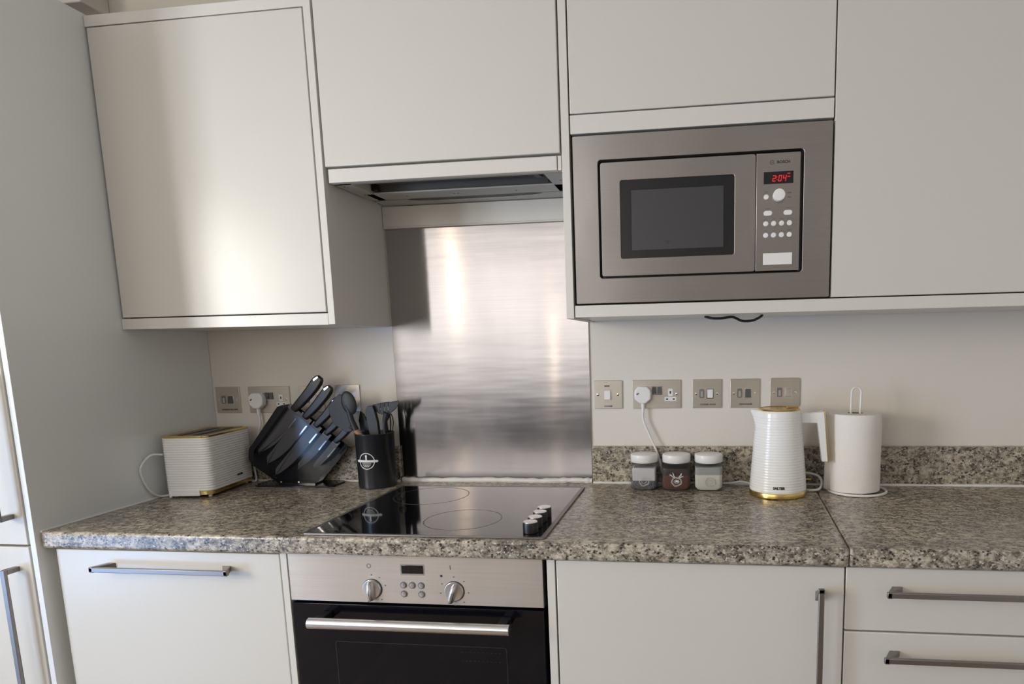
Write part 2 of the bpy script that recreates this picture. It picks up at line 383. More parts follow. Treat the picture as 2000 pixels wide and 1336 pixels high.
# ------------------------------------------------------------------ wall units
YU = -0.32
def open_box(x0, x1, z0, z1, y0, t_side=.019, t_h=.029, front=None):
    """carcass with an open front: two sides, top, bottom, back"""
    return B((x0, x0 + t_side, y0, -.001, z0, z1), (x1 - t_side, x1, y0, -.001, z0, z1), (x0 + t_side, x1 - t_side, y0, -.001, z0, z0 + t_h), (x0 + t_side, x1 - t_side, y0, -.001, z1 - t_h, z1), (x0 + t_side, x1 - t_side, -.01, -.001, z0 + t_h, z1 - t_h))
def udoor(parent, x0, x1, z0, z1, y=YU): return obj('door', B((x0, x1, y, y + TH, z0, z1)), CAB, parent, bev=.0018)
c = thing('wall_cabinet', 'white wall cabinet above the toaster with one plain handleless door', 'cabinet', (.32, -.16, 1.404))
bm = B((.0015, .6205, YU, -.001, 1.404, 1.4335), (.0015, .6205, YU, -.001, 2.1895, 2.217), (.6205, .6390, YU, -.001, 1.404, 2.217), (.0015, .005, YU + .03, -.001, 1.4335, 2.1895), (.005, .6205, -.01, -.001, 1.4335, 2.1895))
obj('carcass', bm, EDGE, c, bev=.0008)
obj('interior', B((.0055, .6195, YU + .026, -.012, 1.4345, 2.1885)), INNER, c)
udoor(c, .0065, .6165, 1.4365, 2.1872)
c = thing('wall_cabinet', 'white wall cabinet over the cooker hood with one plain door', 'cabinet', (.95, -.16, 1.80))
obj('carcass', B((.6410, 1.2670, YU + .024, -.001, 1.803, 2.217)), EDGE, c)
udoor(c, .6450, 1.2640, 1.8040, 2.2155)
o = obj('end_panel', B((1.2685, 1.2880, YU, -.001, 1.4020, 2.217)), EDGE, bev=.0008); tag(o, 'narrow upright white panel between the cooker hood and the microwave', 'panel')
c = thing('wall_cabinet', 'white microwave cabinet with a plain door above the built-in microwave', 'cabinet', (1.6, -.16, 1.434))
obj('carcass', B((1.2890, 1.9140, YU + .024, -.001, 1.4365, 1.4400), (1.2890, 1.2930, YU + .024, -.001, 1.44, 2.217), (1.9110, 1.9140, YU + .024, -.001, 1.44, 2.217), (1.2930, 1.9110, YU + .024, -.001, 1.8420, 2.217), (1.293, 1.911, -.01, -.001, 1.44, 1.842)), INNER, c)
obj('filler_strip', B((1.2915, 1.9135, YU, YU + TH, 1.8455, 1.8890)), EDGE, c, bev=.001)
udoor(c, 1.2915, 1.9135, 1.8925, 2.2155)
c = thing('wall_cabinet', 'large white wall cabinet right of the microwave with a plain door', 'cabinet', (2.35, -.16, 1.434))
obj('carcass', B((1.9150, 2.80, YU + .024, -.001, 1.4365, 2.217)), INNER, c)
udoor(c, 1.9165, 2.795, 1.4370, 2.2155)
o = obj('base_board', B((1.2910, 2.80, YU, -.001, 1.4045, 1.4340)), EDGE, bev=.001); tag(o, 'long white board under the microwave and the right wall cabinet', 'board')

# ------------------------------------------------------------------ cooker hood
h = thing('cooker_hood', 'slim built-in cooker hood with grey underside above the splashback', 'cooker hood', (.96, -.16, 1.76))
obj('front_strip', B((.6530, 1.2560, YU - .001, YU + .018, 1.7635, 1.7975)), EDGE, h, bev=.0015)
obj('front_strip', B((1.2575, 1.2670, YU + .001, YU + .018, 1.7635, 1.7975)), EDGE, h, bev=.001)
obj('filter', B((.700, 1.235, -.300, -.170, 1.788, 1.801)), HOODD, h, label='dark grey filter panel')
bm = B((.6535, .7000, -.300, -.100, 1.7640, 1.7655), (.6985, .7000, -.300, -.175, 1.7655, 1.787), (.6535, 1.2665, -.3008, -.2985, 1.7640, 1.801), (.6535, 1.2665, -.3018, -.290, 1.7640, 1.7655))
obj('side_rail', bm, HOODM, h, bev=.0004)
bm = B((1.2150, 1.2665, -.290, -.100, 1.7640, 1.7655), (1.2150, 1.2165, -.290, -.175, 1.7655, 1.787))
obj('side_rail', bm, HOODM, h, bev=.0004)
obj('rear_rail', B((.6780, 1.2410, -.175, -.100, 1.7640, 1.7655), (.700, 1.2150, -.1765, -.175, 1.764, 1.768)), HOODM, h, bev=.0004)
bm = bmesh.new()
for x, y in ((.667, -.27), (.672, -.262), (.672, -.17), (.677, -.162), (.78, -.135), (.92, -.135), (.932, -.137), (1.10, -.135), (1.243, -.22), (1.238, -.15)):
    bm = bmesh.new(); lathe(bm, x, y, [(.0022, 1.7634), (.0022, 1.7645)], 10); obj('screw', bm, MARK, h)
for pl in ([(.72, -.292), (.735, -.292), (.726, -.262), (.716, -.262)], [(1.17, -.285), (1.19, -.285), (1.20, -.235), (1.185, -.235)], [(.703, -.19), (.718, -.19), (.718, -.178), (.703, -.178)], [(1.203, -.19), (1.214, -.19), (1.214, -.178), (1.203, -.178)]):
    bm = bmesh.new(); prism(bm, pl, 1.770, 1.787, 'xy'); obj('clip', bm, BLK, h)
# rear plate with a dark oval slot
o_ = [(.6535 + (1.2665 - .6535) * 0, 0)]
n = 40; cx, cy, rx, ry = .957, -.072, .205, .026
inner = []; outer = []
for k in range(n):
    a = 2 * math.pi * k / n + 1e-4; ca, sa = math.cos(a), math.sin(a)
    inner.append((cx + rx * (abs(ca) ** .7) * math.copysign(1, ca), cy + ry * (abs(sa) ** .9) * math.copysign(1, sa)))
    s = min((.3090 if ca > 0 else .3030) / max(abs(ca), 1e-6), (.0760 if sa > 0 else .0215) / max(abs(sa), 1e-6)); outer.append((cx + ca * s, cy + sa * s))
bm = bmesh.new(); ringprism(bm, outer, inner, 1.7665, 1.7690, 'xy')
obj('rear_plate', bm, HOODM, h)
obj('fan_housing', B((.700, 1.235, -.165, -.015, 1.7695, 1.801)), HOODD, h)
o = obj('wall_board', B((.6400, 1.2680, -.010, -.0005, 1.7035, 1.7640), (.6400, 1.2680, -.014, -.0005, 1.6990, 1.7030)), EDGE, bev=.0006); tag(o, 'white board on the wall between the splashback and the cooker hood', 'board')

# ------------------------------------------------------------------ microwave
mw = thing('microwave', 'built-in stainless steel microwave reading 2:04 in a steel frame', 'microwave', (1.6, -.16, 1.44))
yf = YU - .004
def fr(x0, x1, z0, z1, r, X0, X1, Z0, Z1, R, y0, y1):
    bm = bmesh.new(); ringprism(bm, rrect(X0, X1, Z0, Z1, R), rrect(x0, x1, z0, z1, r), y0, y1); return bm
obj('frame', fr(1.3575, 1.8475, 1.4985, 1.7805, .008, 1.2962, 1.9115, 1.4380, 1.8385, .003, yf, YU + .014), MSTEEL, mw, bev=.001)
obj('body', B((1.35, 1.855, YU + .018, -.02, 1.49, 1.79)), BLK, mw)
ydr = yf - .002
d = obj('door', fr(1.4115, 1.6870, 1.5450, 1.7300, .005, 1.3635, 1.7362, 1.5030, 1.7735, .006, ydr, YU + .015), MSTEEL, mw, bev=.0012)
obj('window_surround', fr(1.4377, 1.6615, 1.5640, 1.7068, .001, 1.4118, 1.6867, 1.5453, 1.7297, .005, ydr + .002, YU + .012), mat('black_window_border', (.006, .006, .007), .25), d, label='black window border')
obj('window_pane', B((1.4379, 1.6613, ydr + .003, YU + .010, 1.5642, 1.7066)), MWG, d, label='dark meshed glass')
cp = obj('control_panel', B((1.7378, 1.8395, ydr, YU + .015, 1.5030, 1.7735)), MSTEEL, mw, bev=.0012)
dp = obj('display', B((1.7550, 1.8235, ydr - .0006, ydr + .004, 1.7035, 1.7310)), BGLASS, cp, label='black clock display')
def seg7(bm, ch, x, z, w, hh, t, y, sl=.14):
    S7 = {'0': 'abcdef', '2': 'abged', '4': 'fgbc'}[ch]; g = t * .25
    R = {'a': (0, hh - t, w, hh), 'g': (0, hh / 2 - t / 2, w, hh / 2 + t / 2), 'd': (0, 0, w, t), 'f': (0, hh / 2 + g, t, hh), 'e': (0, 0, t, hh / 2 - g), 'b': (w - t, hh / 2 + g, w, hh), 'c': (w - t, 0, w, hh / 2 - g)}
    for s in S7:
        a, b, c_, d_ = R[s]; prism(bm, [(x + a + sl * b, z + b), (x + c_ + sl * b, z + b), (x + c_ + sl * d_, z + d_), (x + a + sl * d_, z + d_)], y - .0004, y)
bm = bmesh.new(); yl = ydr - .0007
for ch, x in (('2', 1.7745), ('0', 1.7880), ('4', 1.7985)): seg7(bm, ch, x, 1.7085, .0078, .0140, .0020, yl)
for z in (1.7120, 1.7175): bx(bm, 1.7850, 1.7866, yl - .0004, yl, z, z + .0018)
for z in (1.7175, 1.7245): bx(bm, 1.8095, 1.8160, yl - .0004, yl, z, z + .0022)
obj('clock_digits', bm, LED, dp, smooth=0, label='red glowing digits 2:04')
def ycyl(x, z, r, y0, y1, seg=24, dome=.0):
    bm = bmesh.new(); lathe(bm, x, z, [(r, y1), (r, y0 + dome), (r * .93, y0), (r * .5, y0 - dome * .3)], seg, 'y'); return bm
obj('knob', ycyl(1.7905, 1.6760, .0140, ydr - .014, ydr, 32, .002), WHT, cp, label='large pale round knob')
bm = bmesh.new(); lathe(bm, 1.7905, 1.6760, [(.0155, ydr + .001), (.0155, ydr - .001), (.0148, ydr - .0012)], 32, 'y'); obj('knob_ring', bm, HAND, cp)
obj('button', ycyl(1.7612, 1.6740, .0060, ydr - .003, ydr, 18, .001), WHT, cp)
for x in (1.7610, 1.7793, 1.7978, 1.8160):
    for z in (1.6128, 1.5860): obj('button', ycyl(x, z, .0060, ydr - .003, ydr, 18, .001), WHT, cp)
for x in (1.7655, 1.8120):
    bm = bmesh.new(); prism(bm, rrect(x - .0100, x + .0100, 1.6310, 1.6425, .0055), ydr - .003, ydr); obj('button', bm, WHT, cp, bev=.0008)
bm = bmesh.new(); prism(bm, rrect(1.7555, 1.8235, 1.5170, 1.5445, .001), ydr - .002, ydr); obj('door_button', bm, WHT, cp, bev=.0008, label='pale rectangular door opener')
text('lettering', 'BOSCH', .0085, 1.8005, 1.7520, ydr - .0002, MARK, cp, bold=.0003, width=.0300)
bm = bmesh.new()
def ring(bm, x, z, r, w, y, n=32, d=.0004):
    ringprism(bm, [(x + r * math.cos(2 * math.pi * k / n), z + r * math.sin(2 * math.pi * k / n)) for k in range(n)], [(x + (r - w) * math.cos(2 * math.pi * k / n), z + (r - w) * math.sin(2 * math.pi * k / n)) for k in range(n)], y - d, y)
ring(bm, 1.7740, 1.7520, .0050, .0008, ydr)
bx(bm, 1.7716, 1.7722, ydr - .0004, ydr, 1.7490, 1.7550); bx(bm, 1.7758, 1.7764, ydr - .0004, ydr, 1.7490, 1.7550); bx(bm, 1.7722, 1.7758, ydr - .0004, ydr, 1.7517, 1.7523)
obj('logo', bm, MARK, cp, smooth=0)
bm = bmesh.new()
for x, z, w in ((1.7612, 1.686, .008), (1.815, 1.682, .010), (1.815, 1.672, .007), (1.7655, 1.6475, .012), (1.812, 1.6475, .012), (1.761, 1.6235, .007), (1.779, 1.6235, .007), (1.798, 1.6235, .007), (1.816, 1.6235, .010), (1.761, 1.5965, .004), (1.779, 1.5965, .003), (1.798, 1.5965, .004), (1.816, 1.5965, .010)): obj('symbol', B((x - w / 2, x + w / 2, ydr - .0003, ydr, z - .0010, z + .0010)), FMARK, cp, smooth=0)
bm = bmesh.new()
for k in range(9):
    a = math.radians(20 + k * 35); x, z = 1.7905 + .0185 * math.cos(a), 1.6760 + .0185 * math.sin(a); bx(bm, x - .0005, x + .0005, ydr - .0003, ydr, z - .0005, z + .0005)
obj('dial_scale', bm, FMARK, cp, smooth=0)
bm = bmesh.new(); bx(bm, 1.5195, 1.5330, ydr + .0026, ydr + .003, 1.5818, 1.5836); bx(bm, 1.5240, 1.5285, ydr + .0026, ydr + .003, 1.5770, 1.5812)
obj('warning_mark', bm, MARK, d, smooth=0)
bm = bmesh.new(); tube(bm, spline([(1.618, -.185, 1.4035), (1.636, -.195, 1.3985), (1.66, -.20, 1.3975), (1.690, -.20, 1.4000), (1.715, -.20, 1.3895), (1.742, -.20, 1.3900), (1.760, -.195, 1.3975), (1.768, -.185, 1.4035)]), .0034, 8)
o = obj('power_cable', bm, BLK); tag(o, 'black cable sagging below the board under the microwave', 'cable')

# ------------------------------------------------------------------ oven
ov = thing('oven', 'built-in single oven with steel control panel and black glass door', 'oven', (.95, -.3, .27))
y0 = YB - .001
obj('body', B((.6450, 1.2530, y0 + .03, -.05, .272, .862)), BLK, ov)
cp = obj('control_panel', B((.6420, 1.2560, y0, y0 + .028, .7510, .8655)), STEEL, ov, bev=.001)
dsp = obj('display', B((.9235, .9765, y0 - .0007, y0 + .004, .8235, .8440)), BGLASS, cp, bev=.001, label='blank black display'); obj('display_frame', fr(.9235, .9765, .8235, .8440, .002, .9205, .9795, .8205, .8470, .003, y0 - .0005, y0 + .003), ALU, cp)
for x, z in ((.9262, .7960), (.9475, .7962), (.9690, .7960), (.9262, .7750), (.9690, .7750)):
    bt = obj('button', ycyl(x, z, .0058, y0 - .0030, y0, 20, .001), ALU, cp); bm = bmesh.new(); ring(bm, x, z, .0082, .0022, y0, 24, .0010); obj('button_ring', bm, FMARK, bt)
for x, z, tilt in ((.8490, .7850, -4), (1.0480, .7850, 16)):
    k = obj('knob', ycyl(x, z, .0225, y0 - .0060, y0, 40, .002), ALU, cp, label='round metal dial')
    bm = bmesh.new(); lathe(bm, x, z, [(.0240, y0 + .0005), (.0240, y0 - .0012), (.0230, y0 - .0012)], 40, 'y'); obj('knob_ring', bm, MARK, k)
    bm = bmesh.new(); rr = math.radians(tilt)
    n = 10; P = [(0, .0190), (0, -.0250)]
    for i, (s, w, hgt) in enumerate(((.021, .0035, .012), (.012, .0055, .020), (0, .0062, .022), (-.014, .0058, .022), (-.024, .0035, .018))): pass
    secs = []
    for s, w, hgt in ((.0205, .0030, .009), (.0150, .0052, .016), (0, .0062, .020), (-.0160, .0060, .020), (-.0240, .0045, .016)):
        ringv = []
        for a in range(0, 181, 20):
            aa = math.radians(a); px = w * math.cos(aa) * 1.1; py = -hgt * math.sin(aa) ** .7 if a not in (0, 180) else 0
            X = x + px * math.cos(rr) + s * math.sin(rr); Z = z - px * math.sin(rr) + s * math.cos(rr); ringv.append(bm.verts.new((X, y0 - .004 + py, Z)))
        secs.append(ringv)
    for a, b in zip(secs, secs[1:]):
        for i in range(len(a) - 1): bm.faces.new((a[i], a[i + 1], b[i + 1], b[i]))
        bm.faces.new((a[0], b[0], b[-1], a[-1]))
    bm.faces.new(secs[0]); bm.faces.new(list(reversed(secs[-1])))
    obj('grip', bm, ALU, k)
for cx, cz, angs in ((.8490, .7850, (90, 55, 15, -50, -110)), (1.0480, .7850, (90, 45, -5, -50, -90, 150, 190))):
    for a in angs:
        a = math.radians(a); x, z = cx + .0335 * math.cos(a), cz + .0335 * math.sin(a); obj('symbol', B((x - .0018, x + .0018, y0 - .0003, y0, z - .0014, z + .0014)), FMARK, cp, smooth=0)
obj('symbol', B((1.0400, 1.0416, y0 - .0003, y0, .836, .846)), MARK, cp, smooth=0)
bm = bmesh.new(); lathe(bm, 1.0185, .8205, [(.0030, y0), (.0030, y0 - .0004)], 14, 'y'); obj('indicator', bm, MARK, cp)
bm = bmesh.new(); ring(bm, .8440, .8400, .0055, .0016, y0, 18); obj('symbol', bm, FMARK, cp, smooth=0)
dr = obj('door', B((.6440, 1.2550, y0, y0 + .026, .275, .7445)), OVENG, ov, bev=.001, label='black glass door')
bm = bmesh.new(); ringprism(bm, rrect(.745, 1.165, .33, .6520, .006), rrect(.7465, 1.1635, .3315, .6505, .005), y0 - .0002, y0)
for z in (.637, .616):
    for k in range(10): bx(bm, 1.055 + k * .010, 1.060 + k * .010, y0 - .0002, y0, z, z + .0010)
obj('window_outline', bm, mat('faint_grey_print', (.022, .022, .024), .3), dr, smooth=0)
bm = bmesh.new(); tube(bm, [(.7130, y0 - .048, .7170), (1.1890, y0 - .048, .7180)], .0125, 32)
hd = obj('handle', bm, ALU, dr, bev=.001, label='round satin steel bar handle')
obj('handle_bracket', B((.722, .744, y0 - .045, y0, .709, .727)), BLK, hd, bev=.002); obj('handle_bracket', B((1.158, 1.180, y0 - .045, y0, .710, .728)), BLK, hd, bev=.002)

# ------------------------------------------------------------------ hob
hb = thing('hob', 'black ceramic glass hob with steel rim and four knobs on its right', 'hob', (.97, -.35, .91))
bm = bmesh.new(); ringprism(bm, rrect(.6830, 1.2630, -.6110, -.0900, .006), rrect(.6910, 1.2520, -.6020, -.0985, .004), .9102, .9145, 'xy')
obj('rim', bm, HAND, hb, bev=.001, label='steel rim')
obj('glass_surface', B((.6912, 1.2518, -.6018, -.0987, .9102, .9138)), BGLASS, hb, label='black glass top')
for x, y, r in ((.836, -.222, .107), (1.022, -.468, .096)):
    bm = bmesh.new(); n = 64
    ringprism(bm, [(x + r * math.cos(2 * math.pi * k / n), y + r * math.sin(2 * math.pi * k / n)) for k in range(n)], [(x + (r - .003) * math.cos(2 * math.pi * k / n), y + (r - .003) * math.sin(2 * math.pi * k / n)) for k in range(n)], .9138, .9140, 'xy')
    obj('heating_zone', bm, HOBRING, hb, label='faint printed ring')
for y in (-.568, -.524, -.477, -.433):
    bm = bmesh.new(); lathe(bm, 1.2200, y, [(.0165, .9140), (.0175, .9150), (.0175, .9360), (.0168, .9385)], 32)
    k = obj('knob', bm, BLK, hb, label='black knob'); bm = bmesh.new(); lathe(bm, 1.2200, y, [(.0167, .9385), (.0160, .9398), (.001, .9400)], 32); obj('knob_cap', bm, ALU, k, label='silver cap')

# ------------------------------------------------------------------ sockets and switches
def rocker(x, z, w, hh, m, parent, y=-.005, d=.005):
    bm = bmesh.new(); prism(bm, [(y, z - hh / 2), (y - d, z - hh / 2 + .001), (y - d * .45, z + hh / 2), (y, z + hh / 2)], x - w / 2, x + w / 2, 'yz'); return obj('rocker', bm, m, parent, bev=.0006)
def plate(name, x0, zt, w, label, cat, rr=.002):
    p = thing(name, label, cat, (x0 + w / 2, 0, zt - .086), 'brushed steel wall plates')
    bm = bmesh.new(); prism(bm, rrect(x0, x0 + w, zt - .086, zt, rr), -.0045, -.0005); obj('faceplate', bm, PLATE, p, bev=.001)
    return p
def screws(p, xs, z):
    for x in xs:
        bm = bmesh.new(); lathe(bm, x, z, [(.0040, -.0045), (.0036, -.0058), (.0010, -.0062)], 14, 'y'); s = obj('screw', bm, CHROME, p)
def bezel(bm, x0, x1, z0, z1): ringprism(bm, rrect(x0 - .002, x1 + .002, z0 - .002, z1 + .002, .002), rrect(x0, x1, z0, z1, .001), -.0058, -.0045)
def double_socket(x0, zt, label):
    p = plate('double_socket', x0, zt, .146, label, 'socket')
    screws(p, (x0 + .012, x0 + .134), zt - .043)
    bm = bmesh.new(); bezel(bm, x0 + .0600, x0 + .0885, zt - .043, zt - .020); obj('switch_bezel', bm, CHROME, p)
    for x in (x0 + .0668, x0 + .0817): rocker(x, zt - .0315, .012, .0215, GREYP, p)
    for cx in (x0 + .0335, x0 + .1150):
        bm = bmesh.new(); prism(bm, rrect(cx - .0070, cx + .0070, zt - .0490, zt - .0270, .003), -.0052, -.0045); prism(bm, rrect(cx - .0175, cx + .0175, zt - .0640, zt - .0520, .002), -.0052, -.0045)
        ins = obj('socket_insert', bm, WHT, p)
        bm = B((cx - .0022, cx + .0022, -.0055, -.0052, zt - .0420, zt - .0340), (cx - .0130, cx - .0070, -.0055, -.0052, zt - .0600, zt - .0560), (cx + .0070, cx + .0130, -.0055, -.0052, zt - .0600, zt - .0560)); obj('pin_hole', bm, MARK, ins)
    return p
def fused(x0, zt, label, name, rock, legend, flag=True, rr=.002):
    p = plate('fused_switch', x0, zt, .086, label, 'switch', rr)
    screws(p, (x0 + .0120, x0 + .0740), zt - .043)
    bm = bmesh.new(); prism(bm, rrect(x0 + .0200, x0 + .0355, zt - .0560, zt - .0290, .004), -.0058, -.0045)
    f = obj('fuse_holder', bm, HAND, p, bev=.0004)
    bm = B((x0 + .0250, x0 + .0310, -.0068, -.0058, zt - .0530, zt - .0360)); obj('fuse_tab', bm, ALU, f)
    bm = bmesh.new(); bezel(bm, x0 + .0440, x0 + .0610, zt - .0560, zt - .0300); obj('switch_bezel', bm, CHROME, p)
    rocker(x0 + .0525, zt - .0430, .0165, .0255, rock, p)
    if legend: text('lettering', legend, .0062, x0 + .046, zt - .0755, -.0046, MARK, p, bold=.00025)
    return p
ZS, ZL = 1.2258, 1.2216
p = plate('cooker_switch', 1.2830, ZS, .086, 'single steel cooker switch plate with one white rocker beside the splashback', 'switch'); screws(p, (1.2940, 1.3560), ZS - .043)
bm = bmesh.new(); bezel(bm, 1.3140, 1.3340, ZS - .0590, ZS - .0290); obj('switch_bezel', bm, PLATE, p)
rocker(1.3240, ZS - .0440, .0190, .0290, WHT, p, d=.008)
obj('indicator', B((1.3150, 1.3310, -.0056, -.0045, ZS - .0180, ZS - .0150)), MARK, p); text('lettering', 'COOKER', .0062, 1.3260, ZS - .0785, -.0046, MARK, p, bold=.00025)
double_socket(1.4005, ZS, 'double steel socket above the jars with a white plug in its left side')
fused(1.5815, ZS, 'fused switch plate marked COOKER HOOD with a white rocker', 'fused', WHT, 'COOKER HOOD')
fused(1.6930, ZS, 'fused switch plate with a dark grey rocker left of the kettle lid', 'fused', GREYP, 'DISHWASHER')
fused(1.8090, ZS + .0012, 'rounded fused switch plate directly behind the kettle top', 'fused', PLATE, None, rr=.006)
fused(.0110, ZL, 'dim fused switch plate in the corner above the toaster', 'fused', GREYP, 'WASHING MACHINE')
double_socket(.1290, ZL, 'double steel socket between the toaster and knife block with a white plug')
p = fused(.3090, ZL, 'switch plate half hidden behind the knife handles', 'fused', WHT, None)
o = thing('fused_switch', 'steel wall plate mostly hidden behind the black spatula', 'switch', (.483, 0, ZL - .086), 'brushed steel wall plates')
bm = bmesh.new(); prism(bm, rrect(.4330, .5190, ZL - .084, ZL + .002, .002), -.0045, -.0005); obj('faceplate', bm, PLATE, o, bev=.001)

def plug(cx, cz, label, cable):
    p = thing('power_plug', label, 'plug', (cx, -.03, cz - .03))
    out = [(cx - .0250, cz + .004), (cx - .0230, cz + .016), (cx - .0130, cz + .0255), (cx + .0130, cz + .0255), (cx + .0230, cz + .016), (cx + .0250, cz + .004), (cx + .0240, cz - .012), (cx + .0090, cz - .0250), (cx - .0090, cz - .0250), (cx - .0240, cz - .012)]
    bm = bmesh.new(); prism(bm, out, -.0300, -.0062); obj('body', bm, WHT, p, bev=.004, seg=3)
    bm = bmesh.new(); prism(bm, [(cx - .019, cz + .004), (cx - .012, cz + .008), (cx - .010, cz + .005), (cx - .016, cz + .000)], -.0304, -.0300); obj('fuse_mark', bm, FMARK, p)
    bm = bmesh.new(); tube(bm, [(cx, -.017, cz - .024), (cx, -.017, cz - .046)], [.0062, .0045], 12); obj('strain_relief', bm, WHT, p)
    bm = bmesh.new(); tube(bm, spline(cable), .0034, 10); obj('cable', bm, WIRE, p)
cx, cz = 1.4335, ZS - .044
plug(cx, cz, 'white plug in the double socket above the jars, its cable dropping behind them',
     [(cx, -.017, cz - .044), (cx + .001, -.017, 1.105), (1.452, -.020, 1.06), (1.470, -.024, 1.02), (1.483, -.029, .985), (1.495, -.031, .94), (1.53, -.032, .9160), (1.62, -.032, .9160), (1.69, -.034, .9160), (1.725, -.038, .922), (1.765, -.045, .9143)])
cx, cz = .1690, ZL - .046
plug(cx, cz, 'white plug in the double socket behind the toaster, cable hanging down',
     [(cx, -.017, cz - .044), (cx + .002, -.017, 1.10), (cx - .010, -.018, 1.06), (cx - .022, -.024, 1.02), (cx - .026, -.030, .97), (cx - .020, -.034, .9160), (cx - .030, -.045, .9145)])

# ------------------------------------------------------------------ toaster
tb = (.1738, -.2632); ta = .1112; tw, tl = .1432, .2306
TX = Matrix.Translation((tb[0], tb[1], 0)) @ Matrix.Rotation(ta, 4, 'Z')
# local frame: x from -tw..0, y 0..tl
to = thing('toaster', 'white ribbed toaster with gold trim standing on the worktop by the grey panel', 'toaster', (.1, -.13, .91))
def loopxy(x0, x1, y0_, y1_, r, z, bm): return [bm.verts.new((p[0], p[1], z)) for p in rrect(x0, x1, y0_, y1_, r, 6)]
def loft(bm, rings, caps=True):
    for a, b in zip(rings, rings[1:]):
        n = len(a)
        for i in range(n): bm.faces.new((a[i], a[(i + 1) % n], b[(i + 1) % n], b[i]))
    if caps: bm.faces.new(list(reversed(rings[0]))); bm.faces.new(rings[-1])
bm = bmesh.new(); rings = []; nr = 22; z0, z1 = .9300, 1.0890
zz = [(z0 + (z1 - z0) * (i + f_) / nr, o_) for i in range(nr) for f_, o_ in ((0, -.0008), (.14, -.0001), (.35, .0001), (.65, .0001), (.86, -.0001))] + [(z1, -.0008)]
for z, off in zz:
    rings.append(loopxy(-tw - off, off, -off, tl + off, .024, z, bm))
loft(bm, rings); obj('shell', bm, GLOSSW, to, xf=TX, smooth=60, label='white ribbed shell')
bm = bmesh.new(); ringprism(bm, rrect(-tw - .001, .001, -.001, tl + .001, .025, 6), rrect(-tw + .012, -.012, .012, tl - .012, .015, 6), 1.0892, 1.0955, 'xy'); obj('top_rim', bm, GOLD, to, xf=TX, bev=.0015, label='gold rim')
bm = bmesh.new(); prism(bm, rrect(-tw + .0122, -.0122, .0122, tl - .0122, .015, 6), 1.0892, 1.0935, 'xy'); obj('top_plate', bm, HAND, to, xf=TX)
bm = B((-.105, -.085, .030, .205, 1.0936, 1.0945), (-.060, -.040, .030, .205, 1.0936, 1.0945)); obj('bread_slot', bm, MARK, to, xf=TX, label='dark slots')
bm = bmesh.new(); prism(bm, rrect(-tw + .002, -.002, .002, tl - .002, .023, 6), .9180, .9298, 'xy'); obj('base_band', bm, GOLD, to, xf=TX, bev=.001, label='gold base band')
bm = B((-tw + .020, -.036, -.0035, .003, .9165, .9350), (-tw + .016, -tw + .023, -.0040, .003, .9125, .9330)); obj('crumb_tray', bm, GLOSSW, to, xf=TX, bev=.0015)
for x, y in ((-.020, .022), (-tw + .020, .022), (-.020, tl - .022), (-tw + .020, tl - .022)):
    bm = bmesh.new(); lathe(bm, x, y, [(.005, .9103), (.006, .9180)], 14); obj('foot', bm, WHT, to, xf=TX)
RX = TX @ Matrix.Translation((.0005, .145, .9530)) @ Matrix.Rotation(math.radians(90), 4, 'Z')
text('lettering', 'SALTER', .0075, 0, 0, -.0006, MARK, to, xf=RX, bold=.0005, width=.030)
bm = bmesh.new(); tube(bm, spline([(.032, -.270, 1.040), (.018, -.292, 1.043), (.0100, -.312, 1.028), (.0060, -.325, 1.005), (.0060, -.318, .97), (.0080, -.300, .936), (.0120, -.275, .9160), (.030, -.250, .9150)]), .0032, 10); obj('cord', bm, WIRE, to, label='white cord looping at the side')

# ------------------------------------------------------------------ knife block and knives
kb = thing('knife_block', 'leaning black knife block with smoky clear panels on an oval base plate', 'knife block', (.33, -.07, .91))
outer = [(.3000, 1.1640), (.3370, 1.1540), (.4900, 1.0330), (.4900, 1.0200), (.3960, .9185), (.2720, .9185), (.1860, .9800), (.1760, 1.0000), (.1800, 1.0250)]
bm = bmesh.new(); prism(bm, outer, -.0520, -.0470); obj('rear_panel', bm, NAVY, kb, bev=.0015)
bm = bmesh.new(); prism(bm, [(.3230, 1.1580), (.3370, 1.1540), (.4900, 1.0330), (.4900, 1.0200), (.3960, .9185), (.2720, .9185), (.1900, .9770), (.1930, 1.0040)], -.1000, -.0960); obj('front_panel', bm, ACRYL, kb, bev=.001, label='smoky transparent front panel')
bm = bmesh.new(); prism(bm, [(.2900, 1.1620), (.3080, 1.1680), (.3150, 1.1560), (.1960, 1.0220), (.1930, .9850), (.2760, .9250), (.2720, .9185), (.1830, .9780), (.1745, .9980), (.1790, 1.0280)], -.0960, -.0520); obj('side_wall', bm, NAVY, kb, bev=.001)
U = Vector((.690, 0, .724)).normalized(); V = Vector((.724, 0, -.690)).normalized()
KN = [(.340, 1.155, .135, .205, .046, .034), (.376, 1.130, .128, .220, .040, .031), (.410, 1.103, .112, .235, .034, .029), (.443, 1.078, .092, .165, .026, .026), (.472, 1.053, .072, .130, .022, .024)]
for i, (x, z, lh, lb, wb, wh) in enumerate(KN):
    bm = bmesh.new(); c0 = Vector((x, -.0860, z)) + V * (wb / 2 + .003) - U * .018
    sweep_flat(bm, [c0, c0 - U * .040], [.004, .004], .006)
    obj('divider', bm, CHROME, kb, label='bright divider edge')
bm = B((.2720, .3960, -.0960, -.0520, .9145, .9195)); obj('foot_bracket', bm, NAVY, kb)
for x in (.285, .345): 
    bm = bmesh.new(); lathe(bm, x, .924, [(.0030, -.1000), (.0028, -.1020)], 12, 'y'); obj('screw', bm, CHROME, kb)
bm = bmesh.new(); prism(bm, rrect(.1950, .4650, -.1180, -.0240, .022), .9102, .9150, 'xy'); obj('base_plate', bm, NAVY, kb, bev=.0012, label='glossy black base plate')
